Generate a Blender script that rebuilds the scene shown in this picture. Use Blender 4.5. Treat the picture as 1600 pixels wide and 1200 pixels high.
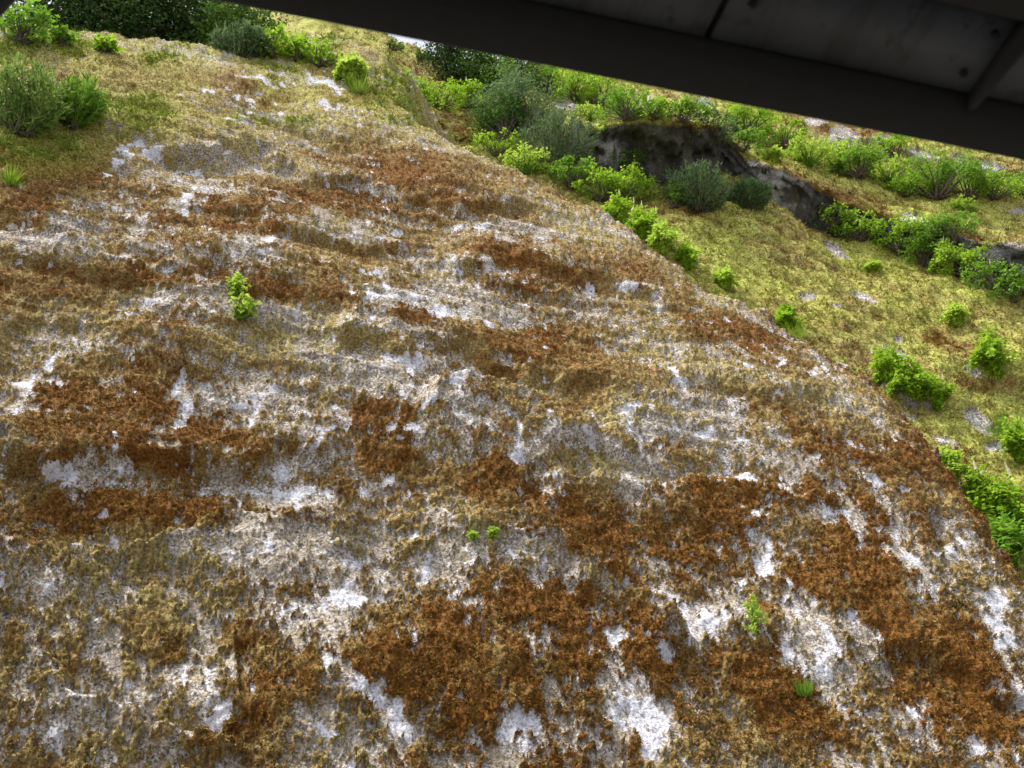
import bpy, math, random
import numpy as np
from mathutils import Vector, Matrix

for o in list(bpy.data.objects): bpy.data.objects.remove(o)
S = bpy.context.scene
COL = S.collection
R = math.radians

# ------------------------------------------------------------------ camera
CAM = np.array([0.0, 0.0, 1.3]); PITCH = R(30); FPX = 1555.0
cd = bpy.data.cameras.new('camera'); cam = bpy.data.objects.new('camera', cd); COL.objects.link(cam)
cam.location = CAM; cam.rotation_euler = (R(90) + PITCH, 0, 0)
cd.sensor_width = 36; cd.lens = 36 * FPX / 1600; cd.clip_start = 0.05; cd.clip_end = 3000
cd.dof.use_dof = True; cd.dof.focus_distance = 7.5; cd.dof.aperture_fstop = 12
S.camera = cam
# ------------------------------------------------------------------ sky, sun, exposure
SUN_EL, SUN_AZ = 64, -115          # azimuth measured from +Y (view direction) clockwise
w = bpy.data.worlds.new('World'); S.world = w; w.use_nodes = True
nt = w.node_tree; bg = nt.nodes['Background']
sk = nt.nodes.new('ShaderNodeTexSky'); sk.sky_type = 'NISHITA'; sk.sun_disc = False
sk.sun_elevation = R(SUN_EL); sk.sun_rotation = R(SUN_AZ)
sk.air_density = 1.0; sk.dust_density = 4.0; sk.ozone_density = 1.0
hs = nt.nodes.new('ShaderNodeHueSaturation'); hs.inputs['Saturation'].default_value = .32      # hazy, bright overcast
nt.links.new(sk.outputs[0], hs.inputs['Color']); nt.links.new(hs.outputs[0], bg.inputs[0]); bg.inputs[1].default_value = 0.15
sl = bpy.data.lights.new('sun', 'SUN'); sun = bpy.data.objects.new('sun', sl); COL.objects.link(sun)
sl.energy = 2.2; sl.angle = R(5); sl.color = (1.0, 0.93, 0.82)
sd = Vector((math.sin(R(SUN_AZ)) * math.cos(R(SUN_EL)), math.cos(R(SUN_AZ)) * math.cos(R(SUN_EL)), math.sin(R(SUN_EL))))
sun.rotation_euler = sd.to_track_quat('Z', 'Y').to_euler(); sun.location = (0, 0, 40)
S.view_settings.view_transform = 'Standard'; S.view_settings.look = 'None'
S.view_settings.gamma = 1; S.view_settings.use_curve_mapping = False
S.view_settings.exposure = 1.12
S.render.engine = 'CYCLES'

# ------------------------------------------------------------------ helpers
def rays(px, py):
    px = np.asarray(px, float); py = np.asarray(py, float)
    a = (px - 800) / FPX; b = (600 - py) / FPX
    c, s = math.cos(PITCH), math.sin(PITCH)
    return np.stack([a, c - b * s, s + b * c], -1)
def project(P):
    d = P - CAM; c, s = math.cos(PITCH), math.sin(PITCH)
    zc = d[..., 1] * c + d[..., 2] * s
    zc = np.where(zc < .05, .05, zc)
    return 800 + FPX * d[..., 0] / zc, 600 - FPX * (-d[..., 1] * s + d[..., 2] * c) / zc, zc

def _h(ix, iy, seed):
    n = (ix * 374761393 + iy * 668265263 + seed * 1442695041) & 0xFFFFFFFF
    n = ((n ^ (n >> 13)) * 1274126177) & 0xFFFFFFFF
    return (n ^ (n >> 16)) & 0xFFFFFFFF
def perlin(x, y, seed=0):
    x0 = np.floor(x).astype(np.int64); y0 = np.floor(y).astype(np.int64)
    fx = x - x0; fy = y - y0
    u = fx * fx * fx * (fx * (fx * 6 - 15) + 10); v = fy * fy * fy * (fy * (fy * 6 - 15) + 10)
    def g(i, j):
        a = _h(x0 + i, y0 + j, seed).astype(np.float64) * (2 * math.pi / 4294967296.0)
        return np.cos(a) * (fx - i) + np.sin(a) * (fy - j)
    a = g(0, 0); b = g(1, 0); c = g(0, 1); d = g(1, 1)
    return 1.5 * ((a + (b - a) * u) * (1 - v) + (c + (d - c) * u) * v)
def fbm(x, y, seed=0, oct=4, gain=.5):
    r = 0; A = 1; f = 1
    for k in range(oct):
        r = r + A * perlin(x * f + 17.3 * k, y * f - 9.1 * k, seed + k); A *= gain; f *= 2.03
    return r
def sstep(a, b, x):
    t = np.clip((x - a) / (b - a), 0, 1); return t * t * (3 - 2 * t)
def polydist(px, py, poly):
    """distance to a polyline, side sign (+ = right hand of travel), interpolated index"""
    best = np.full(px.shape, 1e18); sg = np.zeros(px.shape); ti = np.zeros(px.shape)
    for k in range(len(poly) - 1):
        ax, ay = poly[k][:2]; bx, by = poly[k + 1][:2]
        dx, dy = bx - ax, by - ay; L2 = dx * dx + dy * dy
        t = np.clip(((px - ax) * dx + (py - ay) * dy) / L2, 0, 1)
        ex = px - (ax + t * dx); ey = py - (ay + t * dy)
        d2 = ex * ex + ey * ey; cr = dx * ey - dy * ex
        m = d2 < best - 1e-9
        best = np.where(m, d2, best); sg = np.where(m, np.sign(cr), sg); ti = np.where(m, k + t, ti)
    return np.sqrt(best), sg, ti

class Plane:
    def __init__(s, p0, slope, strike):
        f = R(strike); a = R(slope)
        s.p0 = np.array(p0, float)
        s.u = np.array([math.cos(f), math.sin(f), 0.])
        s.h = np.array([-math.sin(f), math.cos(f), 0.])
        s.v = s.h * math.cos(a) + np.array([0, 0, math.sin(a)])
        s.n = -s.h * math.sin(a) + np.array([0, 0, math.cos(a)])
    def hit(s, px, py):
        d = rays(px, py); dn = d @ s.n
        t = ((s.p0 - CAM) @ s.n) / np.where(np.abs(dn) < 1e-6, -1e-6, dn)
        ok = (dn < -1e-3) & (t > 0)
        P = CAM + d * t[..., None] - s.p0
        return P @ s.u, P @ s.v, ok
    def pt(s, u, v, d=0):
        u = np.asarray(u); v = np.asarray(v); d = np.asarray(d) + 0 * u
        return s.p0 + u[..., None] * s.u + v[..., None] * s.v + d[..., None] * s.n

def mesh_obj(name, verts, faces, mat=None, parent=None, smooth=False, attrs=None, fattrs=None):
    me = bpy.data.meshes.new(name)
    verts = np.asarray(verts, np.float32); faces = np.asarray(faces, np.int32)
    n = len(verts); me.vertices.add(n); me.vertices.foreach_set('co', verts.ravel())
    if len(faces):
        k = faces.shape[1]; m = len(faces)
        me.loops.add(m * k); me.loops.foreach_set('vertex_index', faces.ravel())
        me.polygons.add(m); me.polygons.foreach_set('loop_start', np.arange(0, m * k, k, dtype=np.int32))
        if smooth: me.polygons.foreach_set('use_smooth', np.ones(m, bool))
    for nm, v in (attrs or {}).items():
        v = np.asarray(v, np.float32)
        ty = 'FLOAT' if v.ndim == 1 else ('FLOAT_VECTOR' if v.shape[1] == 3 else 'FLOAT_COLOR')
        a = me.attributes.new(nm, ty, 'POINT')
        a.data.foreach_set({'FLOAT': 'value', 'FLOAT_VECTOR': 'vector', 'FLOAT_COLOR': 'color'}[ty], v.ravel())
    for nm, v in (fattrs or {}).items():
        a = me.attributes.new(nm, 'FLOAT', 'FACE'); a.data.foreach_set('value', np.asarray(v, np.float32))
    me.update(calc_edges=True); me.validate()
    if mat: me.materials.append(mat)
    o = bpy.data.objects.new(name, me); COL.objects.link(o); o.parent = parent
    return o
def tag(o, label=None, cat=None, group=None, kind=None):
    if label: o['label'] = label
    if cat: o['category'] = cat
    if group: o['group'] = group
    if kind: o['kind'] = kind
    return o

# ------------------------------------------------------------------ node helpers
def newmat(name):
    m = bpy.data.materials.new(name); m.use_nodes = True
    return m, m.node_tree, m.node_tree.nodes['Principled BSDF']
class NT:
    def __init__(s, t): s.t = t
    def n(s, ty, **kw):
        x = s.t.nodes.new(ty)
        for k, v in kw.items(): setattr(x, k, v)
        return x
    def l(s, a, b): s.t.links.new(a, b)
    def attr(s, name, ty='GEOMETRY', out='Fac'):
        return s.n('ShaderNodeAttribute', attribute_name=name, attribute_type=ty).outputs[out]
    def noise(s, vec, scale, detail=3, rough=.55, dist=0):
        x = s.n('ShaderNodeTexNoise'); s.l(vec, x.inputs['Vector'])
        x.inputs['Scale'].default_value = scale; x.inputs['Detail'].default_value = detail
        x.inputs['Roughness'].default_value = rough; x.inputs['Distortion'].default_value = dist
        return x.outputs['Fac']
    def ramp(s, fac, stops):
        x = s.n('ShaderNodeValToRGB'); s.l(fac, x.inputs[0]); e = x.color_ramp.elements
        while len(e) < len(stops): e.new(.5)
        for k, (p, c) in enumerate(stops):
            e[k].position = p; e[k].color = (c, c, c, 1) if not isinstance(c, tuple) else (*c, 1)
        return x.outputs[0]
    def math(s, op, a, b=None, clamp=False):
        x = s.n('ShaderNodeMath', operation=op); x.use_clamp = clamp
        for i, v in enumerate((a, b)):
            if v is None: continue
            if isinstance(v, (int, float)): x.inputs[i].default_value = v
            else: s.l(v, x.inputs[i])
        return x.outputs[0]
    def mix(s, f, a, b, mode='MIX'):
        x = s.n('ShaderNodeMix', data_type='RGBA', blend_type=mode)
        for i, v in ((0, f), (6, a), (7, b)):
            if isinstance(v, (int, float)): x.inputs[i].default_value = v
            elif isinstance(v, tuple): x.inputs[i].default_value = (*v, 1)
            else: s.l(v, x.inputs[i])
        return x.outputs[2]

# moss colours (real albedos)
RUST = ((.070, .026, .004), (.235, .101, .015))
OLIVE = ((.17, .133, .046), (.50, .42, .18))
GREEN = ((.19, .21, .032), (.54, .56, .125))

def rock_material(name, far=False):
    m, t, b = newmat(name); k = NT(t)
    co = k.n('ShaderNodeTexCoord').outputs['Object']
    sc = .45 if far else 1.0
    sp = k.noise(co, 62 * sc, 3, .75); sp2 = k.noise(co, 26 * sc, 3, .6); bl = k.noise(co, 3.2, 4, .6)
    rock = k.ramp(sp, [(.38, (.06, .050, .045)), (.46, (.19, .160, .135)), (.53, (.43, .39, .35)), (.62, (.68, .65, .64))])
    rock = k.mix(k.ramp(sp2, [(.44, 0.), (.60, .6)]), rock, (.34, .27, .15))
    rock = k.mix(k.ramp(bl, [(.35, .45), (.6, 0.)]), rock, (.20, .165, .13))
    rock = k.mix(k.ramp(k.attr('white'), [(.20, 0.), (.5, .65)]), rock, k.ramp(sp, [(.38, (.13, .115, .11)), (.47, (.38, .36, .36)), (.55, (.66, .64, .66)), (.64, (.82, .81, .84))]))
    wcol = k.ramp(sp, [(.36, (.28, .275, .30)), (.46, (.50, .505, .56)), (.62, (.68, .685, .76))])
    wh = k.math('ADD', k.attr('white'), k.math('MULTIPLY', k.math('SUBTRACT', sp2, .5), .28))
    c = k.mix(k.ramp(wh, [(.47, 0.), (.54, .95)]), rock, wcol)
    hue = k.attr('hue'); gr = k.attr('green')
    tn = k.noise(co, 55 * sc, 3, .65)
    f = k.ramp(tn, [(.38, 0.), (.62, 1.)])
    rust = k.mix(f, *RUST); oli = k.mix(f, *OLIVE); grn = k.mix(f, *GREEN)
    mc = k.mix(gr, k.mix(hue, rust, oli), grn)
    mo = k.math('ADD', k.attr('moss'), k.math('MULTIPLY', k.math('SUBTRACT', sp2, .5), .30))
    mf = k.ramp(mo, [(.47, 0.), (.53, 1.)])
    c = k.mix(mf, c, mc)
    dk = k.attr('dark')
    dcol = k.mix(k.ramp(k.noise(co, 2.2, 6, .7), [(.35, 0.), (.65, 1.)]), (.018, .018, .017), (.115, .12, .128))  # overhang faces: bare grey rock, with their shade put into the colour
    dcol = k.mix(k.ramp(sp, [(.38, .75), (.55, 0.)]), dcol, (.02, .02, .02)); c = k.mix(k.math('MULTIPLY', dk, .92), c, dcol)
    k.l(c, b.inputs['Base Color']); b.inputs['Roughness'].default_value = .9
    b.inputs['Specular IOR Level'].default_value = .25
    bp = k.n('ShaderNodeBump'); bp.inputs['Strength'].default_value = 1.0; bp.inputs['Distance'].default_value = .016 / sc
    k.l(k.math('ADD', sp, sp2), bp.inputs['Height']); k.l(bp.outputs[0], b.inputs['Normal'])
    return m

def tuft_material(name):
    m, t, b = newmat(name); k = NT(t)
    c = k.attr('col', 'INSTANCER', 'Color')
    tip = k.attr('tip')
    c = k.mix(tip, k.mix(.35, c, (.05, .03, .01)), c)  # blade feet a darker brown, partly shade between blades put into the colour
    k.l(c, b.inputs['Base Color']); b.inputs['Roughness'].default_value = .95; b.inputs['Specular IOR Level'].default_value = .1
    return m

def leaf_material(name, lo, hi, trans=.35):
    m, t, b = newmat(name); k = NT(t)
    f = k.attr('tint'); c = k.mix(f, lo, hi)
    k.l(c, b.inputs['Base Color']); b.inputs['Roughness'].default_value = .7; b.inputs['Specular IOR Level'].default_value = .15
    tr = k.n('ShaderNodeBsdfTranslucent'); k.l(k.mix(.5, c, hi), tr.inputs[0])
    mx = k.n('ShaderNodeMixShader'); mx.inputs[0].default_value = trans
    k.l(b.outputs[0], mx.inputs[1]); k.l(tr.outputs[0], mx.inputs[2]); k.l(mx.outputs[0], t.nodes['Material Output'].inputs[0])
    return m
def plain_material(name, lo, hi, scale=20, rough=.8, bump=.0):
    m, t, b = newmat(name); k = NT(t)
    co = k.n('ShaderNodeTexCoord').outputs['Object']; n = k.noise(co, scale, 5, .65)
    k.l(k.mix(k.ramp(n, [(.3, 0.), (.7, 1.)]), lo, hi), b.inputs['Base Color']); b.inputs['Roughness'].default_value = rough
    if bump:
        bp = k.n('ShaderNodeBump'); bp.inputs['Strength'].default_value = bump; bp.inputs['Distance'].default_value = .01
        k.l(n, bp.inputs['Height']); k.l(bp.outputs[0], b.inputs['Normal'])
    return m

# ------------------------------------------------------------------ grid surfaces
def grid_mesh(name, P, keep, mat, attrs):
    ny, nx = keep.shape
    idx = np.arange(ny * nx).reshape(ny, nx)
    q = np.stack([idx[:-1, :-1], idx[1:, :-1], idx[1:, 1:], idx[:-1, 1:]], -1).reshape(-1, 4)
    kq = (keep[:-1, :-1] & keep[1:, :-1] & keep[1:, 1:] & keep[:-1, 1:]).ravel()
    q = q[kq]; used = np.unique(q); rm = np.full(ny * nx, -1, np.int64); rm[used] = np.arange(len(used))
    V = P.reshape(-1, 3)[used]; q = rm[q]
    at = {a: v.ravel()[used] for a, v in attrs.items()}
    o = mesh_obj(name, V, q, mat, smooth=True, attrs=at)
    me = o.data; N = np.empty(len(V) * 3, np.float32); me.vertex_normals.foreach_get('vector', N)
    return o, V, N.reshape(-1, 3), at

def ell(px, py, L, soft=.35):
    """union of soft ellipses given as (x, y, rx, ry, angle)"""
    r = np.zeros(px.shape)
    for e in L:
        x, y, rx, ry = e[:4]; a = R(e[4]) if len(e) > 4 else 0
        m = (np.abs(px - x) < 2.2 * max(rx, ry)) & (np.abs(py - y) < 2.2 * max(rx, ry))
        dx = px[m] - x; dy = py[m] - y
        s = ((dx * math.cos(a) + dy * math.sin(a)) / rx) ** 2 + ((-dx * math.sin(a) + dy * math.cos(a)) / ry) ** 2
        r[m] = np.maximum(r[m], np.clip(1.5 - np.sqrt(s) , 0, 1))
    return r

# ---- near rock face
NP = Plane((0, 4.1, 0), 68, 14)
EDGE = [(-900, 0), (-300, 25), (0, 42), (150, 56), (288, 68), (424, 80), (500, 76), (556, 60), (574, 64), (588, 110), (600, 142), (640, 176),
        (700, 207), (790, 246), (870, 287), (930, 322), (1000, 372), (1080, 417), (1180, 467), (1230, 517), (1340, 582), (1375, 622),
        (1440, 682), (1490, 752), (1540, 832), (1600, 907), (1700, 1030), (1800, 1160), (1900, 1300), (2000, 1450)]
def build_near():
    st = 2.05
    PX, PY = np.meshgrid(np.arange(-420, 1930, st), np.arange(-150, 1420, st))
    U, V, ok = NP.hit(PX, PY)
    ok &= (V < 60)
    V = np.clip(V, -2, 60); U = np.clip(U, -40, 40)
    eu, ev, _ = NP.hit(np.array([p[0] for p in EDGE]), np.array([p[1] for p in EDGE]))
    # wobble the crest a little so the outline is uneven
    dist, sg, ti = polydist(U, V, list(zip(eu, ev)))
    s = dist * np.where(sg == 0, 1, sg)           # + = beyond the crest
    ks = np.interp(ti, [0, 7, 9, 29], [.75, .75, 2.0, 2.6])
    r0 = np.interp(ti, [0, 7, 9, 29], [.9, .8, .35, .25])
    s2 = s + .14 * fbm(U * 1.3, V * .8, 31, 4) + .07 * fbm(U * 5, V * 4, 33, 4, .6)
    fall = -np.where(s2 > 0, np.sqrt(s2 * s2 + r0 * r0) - r0, 0) * ks
    # approach to the crest rounds gently
    fall -= .10 * np.exp(-np.clip(-s2, 0, 9) / .35) * (s2 <= 0) + .10 * (s2 > 0)
    calm = .35 + .65 * sstep(.1, 1.6, -s)
    d = (.22 * fbm(U * .30 + 3, V * .30, 5, 3) + .055 * fbm(U * .55, V * 1.3, 8, 3)) * calm
    # shelves: crest lines (lower bulge hides what is behind) and overhang lines
    def line(poly, A, below, above, L=60.):
        dd, g, t = polydist(PX, PY, poly)
        sd2 = dd * g                              # + = below the line in the picture
        wd = sstep(-15, 15, sd2)
        end = sstep(0, .8, t) * sstep(len(poly) - 1, len(poly) - 1.8, t)
        return A * end * (wd * below * np.exp(-dd / L) + (1 - wd) * above * np.exp(-dd / (L * .8)))
    wob = 22 * fbm(PX / 110, PY / 70, 77, 4)
    PY0 = PY; PY = PY + wob
    C = [([(-120, 385), (60, 388), (150, 397), (260, 422), (340, 452), (420, 482), (520, 503), (640, 548), (720, 575)], .12),
         ([(60, 880), (150, 850), (260, 822), (380, 806), (520, 800), (640, 815), (760, 832), (880, 862), (960, 905), (1040, 965), (1100, 1020)], .20),
         ([(-140, 950), (-50, 985), (40, 1005), (120, 1062), (200, 1108), (300, 1145), (420, 1170)], .16),
         ([(640, 630), (680, 612), (760, 597), (840, 617), (920, 662), (940, 700)], .16),
         ([(800, 780), (860, 762), (980, 740), (1080, 735), (1250, 765), (1340, 800)], .07),
         ([(-80, 815), (0, 822), (90, 838), (170, 900), (200, 940)], .09),
         ([(900, 560), (1000, 560), (1120, 575), (1260, 600), (1360, 650)], .06)]
    O = [([(200, 222), (300, 228), (400, 242), (520, 257), (640, 290), (760, 312), (900, 335)], .12),
         ([(-80, 495), (0, 500), (150, 500), (260, 512)], .06),
         ([(330, 340), (380, 352), (460, 372), (560, 387), (640, 402), (800, 404), (960, 445), (1080, 490)], .09),
         ([(-80, 690), (0, 690), (150, 712), (300, 702), (480, 690), (560, 705)], .13),
         ([(520, 530), (560, 535), (700, 545), (800, 572), (870, 602), (970, 612)], .12),
         ([(660, 800), (700, 800), (790, 812), (850, 815)], .06),
         ([(1380, 985), (1430, 1010), (1500, 1050), (1570, 1092), (1640, 1130)], .12),
         ([(860, 905), (900, 925), (960, 960)], .04)]
    for p, A in C: d = d + line(p, A * 1.0, 1.0, -.45)
    for p, A in O: d = d + line(p, A * .95, -.75, .55, 48.)
    # upright crack beside the rust moss, low left
    dd, g, t = polydist(PX, PY, [(366, 975), (370, 1040), (374, 1110)])
    d = d + .05 * np.where(g > 0, 1, -.6) * np.exp(-dd / 30) * sstep(0, .3, t) * sstep(2, 1.7, t)
    # hollow in the right hand slab
    dd, _, _ = polydist(PX, PY, [(1465, 822), (1478, 838)]); d = d - .10 * np.exp(-(dd / 12) ** 2)
    PY = PY0
    PX, PY, _ = project(NP.pt(U, V, d))           # where the undulating surface is seen
    # fine rock relief and layering
    ly = fbm(U * .45, (V + .10 * U) * 2.6, 421, 4, .55); d = d + calm * .022 * (1 - np.abs(ly) * 2.2) * sstep(2.5, 6, V)
    tx = (V + .13 * U) * 2.4 + 1.2 * fbm(U * .35, V * .5, 431, 4); am = sstep(-.1, .5, fbm(U * .4, V * 1.2, 433, 3))
    d = d + calm * .042 * am * ((tx - np.floor(tx)) - .5) * sstep(4, 7, V)
    d = d + .020 * fbm(U * 3.2, V * 2.6, 12, 5, .55)
    # -------- masks
    Vn = V; G = .50 * Vn + .030 * Vn * Vn                    # patches run down the slab low down, across it higher up
    n2 = fbm(U * 5.5, G * 5.5, 52, 4, .65)
    n3 = fbm(U * 19, G * 17, 63, 3, .65)
    sx, sy = PX, PY
    PX = PX + 26 * fbm(U * 2.4, V * 1.8, 301, 4, .65); PY = PY + 20 * fbm(U * 2.4, V * 1.8, 311, 4, .65)
    bias_m = ell(PX, PY, [
        (150, 640, 160, 55), (60, 705, 90, 30), (320, 695, 150, 32), (620, 705, 55, 45), (830, 545, 95, 42), (650, 500, 40, 14), (905, 600, 60, 40),
        (850, 418, 130, 28, 8), (1010, 430, 110, 26, 25), (560, 385, 95, 20), (350, 340, 100, 25), (700, 275, 200, 40, 8), (60, 460, 100, 34),
        (640, 1045, 105, 62), (755, 1100, 95, 62), (860, 955, 105, 36, 10), (905, 1035, 42, 50), (1020, 1045, 34, 66, -25), (985, 835, 105, 55, 12),
        (1190, 790, 130, 34, 12), (1350, 840, 90, 60, 40), (1150, 1050, 100, 50, 15), (1240, 1120, 95, 60, 20), (1450, 700, 75, 42, 45), (1500, 1010, 90, 55, 45),
        (410, 1120, 34, 50, 20), (490, 1060, 40, 46), (380, 1000, 30, 22), (240, 1000, 55, 30), (1300, 780, 70, 28, 20), (190, 800, 120, 24), (560, 650, 80, 25, 0),
        (200, 430, 60, 14), (450, 455, 90, 16), (1150, 510, 110, 26, 25), (1250, 660, 120, 26, 25), (1390, 960, 40, 90, -35), (1540, 1130, 60, 40, 30), (470, 310, 120, 18, 5),
        (560, 150, 70, 12, 5), (430, 150, 40, 10, 10), (90, 250, 90, 50), (60, 310, 60, 24), (700, 980, 60, 30), (800, 1030, 30, 26), (1290, 890, 60, 50, 35), (880, 790, 40, 30),
        (1440, 1090, 60, 40, 35), (975, 1160, 22, 44, 0), (350, 1160, 40, 30), (760, 760, 50, 40), (1130, 820, 60, 40), (640, 770, 40, 14)])
    bias_r = ell(PX, PY, [
        (50, 370, 75, 18), (180, 270, 45, 28, -30), (130, 745, 95, 30), (380, 770, 90, 28), (480, 650, 60, 26), (650, 600, 100, 42), (350, 620, 70, 34), (640, 480, 90, 34),
        (1250, 985, 50, 90, -20), (1010, 690, 60, 36), (1060, 740, 90, 20), (1110, 970, 70, 40), (565, 1075, 34, 46), (950, 1070, 26, 50), (780, 1150, 70, 40), (590, 1140, 50, 60),
        (1010, 1120, 60, 60), (450, 860, 130, 40), (640, 880, 120, 40), (300, 1060, 60, 50), (100, 1110, 130, 50), (560, 935, 80, 26), (1180, 860, 26, 60, -20), (1320, 800, 16, 40, -35),
        (1430, 880, 24, 46, -30), (1490, 840, 50, 24, 42), (1570, 960, 28, 70, -32), (330, 300, 50, 26, -20), (700, 650, 90, 30), (820, 700, 40, 22), (720, 440, 70, 30), (900, 690, 50, 20),
        (400, 390, 60, 22), (1340, 1010, 40, 60, -20), (1120, 690, 40, 18), (1440, 1120, 30, 60, -25), (840, 870, 130, 18, 15), (500, 740, 40, 40), (600, 760, 60, 20),
        (480, 115, 50, 12, 15), (400, 125, 40, 12, 10), (360, 75, 70, 10, 8), (290, 650, 22, 34), (230, 470, 40, 14), (40, 620, 24, 50, 25), (1120, 640, 60, 20, 20), (750, 490, 60, 20)])
    white = ell(PX, PY, [
        (60, 578, 38, 13, -35), (45, 600, 14, 16), (100, 598, 14, 10), (290, 645, 18, 26), (468, 752, 27, 34), (188, 338, 10, 11), (300, 318, 12, 20), (215, 238, 28, 8), (185, 268, 12, 6), (420, 380, 15, 13),
        (612, 355, 14, 8), (580, 432, 20, 9), (555, 552, 16, 9, 20), (636, 556, 18, 18), (690, 492, 28, 14), (602, 465, 26, 12), (750, 355, 12, 7), (600, 325, 9, 6), (810, 712, 24, 15),
        (632, 672, 14, 8), (614, 745, 10, 12), (150, 816, 20, 11), (166, 850, 10, 14), (560, 937, 46, 16), (705, 936, 28, 13), (740, 972, 12, 24, -10), (612, 1118, 22, 58, -20), (575, 1070, 16, 20),
        (800, 1135, 36, 34, 20), (735, 1165, 26, 16), (1000, 1128, 42, 44), (975, 1105, 16, 20), (1010, 1170, 30, 24), (508, 1132, 16, 10), (395, 1098, 11, 11), (338, 1140, 10, 36, 25), (310, 1090, 8, 12),
        (885, 957, 8, 9), (1032, 1025, 9, 16), (1172, 836, 14, 26, -25), (1200, 875, 10, 30, -20), (1275, 1028, 20, 46, -10), (1288, 572, 22, 8, 35), (1055, 588, 26, 10, 15), (990, 452, 26, 9, 20), (930, 455, 16, 8, 15),
        (1213, 506, 11, 9), (1158, 742, 22, 9, 10), (1106, 690, 22, 7, 10), (1080, 660, 14, 9), (1222, 772, 26, 9, 20), (1380, 760, 22, 9, 42), (1490, 832, 36, 16, 42), (1570, 960, 15, 56, -33), (1590, 1095, 10, 20),
        (1520, 1172, 34, 11, 22), (1428, 868, 12, 32, -30), (1330, 690, 30, 9, 22), (410, 127, 30, 9, 12), (500, 118, 34, 9, 18), (390, 165, 22, 7, 10), (430, 172, 14, 6), (530, 162, 20, 6, 5), (325, 148, 24, 8, -5),
        (60, 106, 8, 5), (195, 136, 12, 6), (562, 200, 13, 5), (380, 186, 16, 5), (95, 735, 18, 14), (200, 700, 12, 14), (400, 660, 10, 8), (490, 660, 14, 8), (20, 690, 20, 16), (545, 445, 12, 6), (830, 560, 14, 6), (915, 630, 20, 8),
        (820, 665, 10, 14), (930, 985, 10, 24, -10), (985, 985, 30, 22), (1090, 960, 26, 18), (1040, 940, 14, 8), (1340, 830, 8, 24, -25), (1310, 790, 7, 14, -35), (870, 540, 10, 5), (760, 520, 10, 6), (1000, 650, 20, 8),
        (860, 390, 9, 4), (700, 410, 14, 5), (1020, 480, 12, 5), (1125, 500, 18, 5, 25), (1240, 560, 20, 5, 30), (1430, 930, 10, 14), (520, 310, 10, 4), (655, 230, 12, 4), (700, 345, 8, 4), (960, 400, 12, 4), (770, 395, 9, 4), (280, 275, 26, 6),
        (35, 425, 14, 5), (90, 428, 12, 5), (230, 485, 18, 8), (150, 560, 10, 7), (270, 590, 14, 14), (420, 620, 20, 14), (720, 590, 14, 8), (1180, 560, 14, 5), (645, 1000, 8, 10), (1110, 900, 10, 8), (450, 960, 8, 12), (1255, 900, 14, 6)])
    # anisotropic patchiness: streaks that run with the shelf on the upper slab and down it low on the right
    n1 = fbm(U * 1.5 + .3 * V, G * 1.5, 41, 5, .62)
    PX, PY = sx, sy
    wh = sstep(1050, 520, sy + .35 * (sx - 800))
    lay = wh * fbm(U * .55, (Vn + .10 * U) * 3.4, 401, 5, .6) + (1 - wh) * fbm((U + .22 * Vn) * 3.2, Vn * .8, 411, 5, .6)
    n4 = fbm(U * 46, G * 40, 73, 2, .6)
    moss = .52 + .035 * wh + .10 * n1 + .21 * lay + .24 * n2 + .26 * n3 + .30 * n4 * (1 - .6 * bias_m) + .21 * bias_m - .21 * bias_r
    wn2 = fbm(U * 8 + 5, G * 8, 501, 5, .62)
    whn = .46 * white + .40 * wn2 + .16 * n3 + .12 * bias_r + .085 + .05 * n4
    moss = moss - .6 * sstep(.42, .54, whn)
    cl = np.clip(.5 + .62 * fbm(U * 9.5, G * 11.5, 21, 3, .6), 0, 1.15)
    top = sstep(330, 130, PY + .05 * PX)
    hue = .31 + .36 * fbm(U * .9 + 9, V * .7, 71, 4, .6) + .10 * n3 - .36 * bias_m + .14 * top + .16 * sstep(950, 350, sy) - .16 * lay + .42 * (cl - .5)
    hue += .45 * ell(PX, PY, [(330, 860, 190, 30), (150, 930, 150, 60), (100, 880, 120, 30), (900, 340, 120, 30, 25), (1200, 600, 170, 26, 15), (860, 875, 120, 18, 22), (1000, 735, 110, 18), (450, 530, 160, 36), (1090, 420, 80, 30, 30), (1000, 660, 80, 20),
                              (230, 960, 120, 60), (560, 210, 160, 30), (1380, 640, 60, 30, 40), (500, 850, 140, 20)])
    hue += .10 * sstep(.2, -.3, moss - .5)
    green = np.clip(.75 * sstep(210, 90, PY - .12 * (PX - 300)) * (.6 + .7 * fbm(U * 1.2, V * .6, 91, 3)), 0, 1)
    green = np.maximum(green, .6 * ell(PX, PY, [(60, 230, 110, 40), (200, 180, 110, 40), (620, 180, 40, 16), (420, 190, 100, 10)]))
    moss = moss + .18 * sstep(230, 120, PY) + .25 * ell(PX, PY, [(80, 240, 120, 70), (200, 150, 120, 50)])
    moss = np.where(s2 > .2, .58 + .3 * n2 + .2 * n3, moss)
    dark = 0 * moss
    mm = sstep(.46, .60, moss)
    far = np.clip(np.linalg.norm(NP.pt(U, V) - CAM, axis=-1) / 5.0, 1, 3)
    thick = np.interp(sy, [350, 650, 1000], [.010, .016, .032])
    
    d = d + mm * (thick * (.45 + .9 * cl)) + (.004 + .010 * mm) * fbm(U * 30, G * 30, 23, 3, .6)
    # crusty lichen on bare rock
    d = d + (1 - mm) * .006 * n3
    P = NP.pt(U, V, d + fall)
    keep = ok & (s < 5.5)
    return P, keep, dict(moss=moss, hue=np.clip(hue, 0, 1), white=np.clip(whn, 0, 1), green=green, dark=dark), s
P, keep, at, s_near = build_near()
ROCK = rock_material('mossy_rock')
near, NV, NN, NA = grid_mesh('rock_face', P, keep, ROCK, at)
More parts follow.
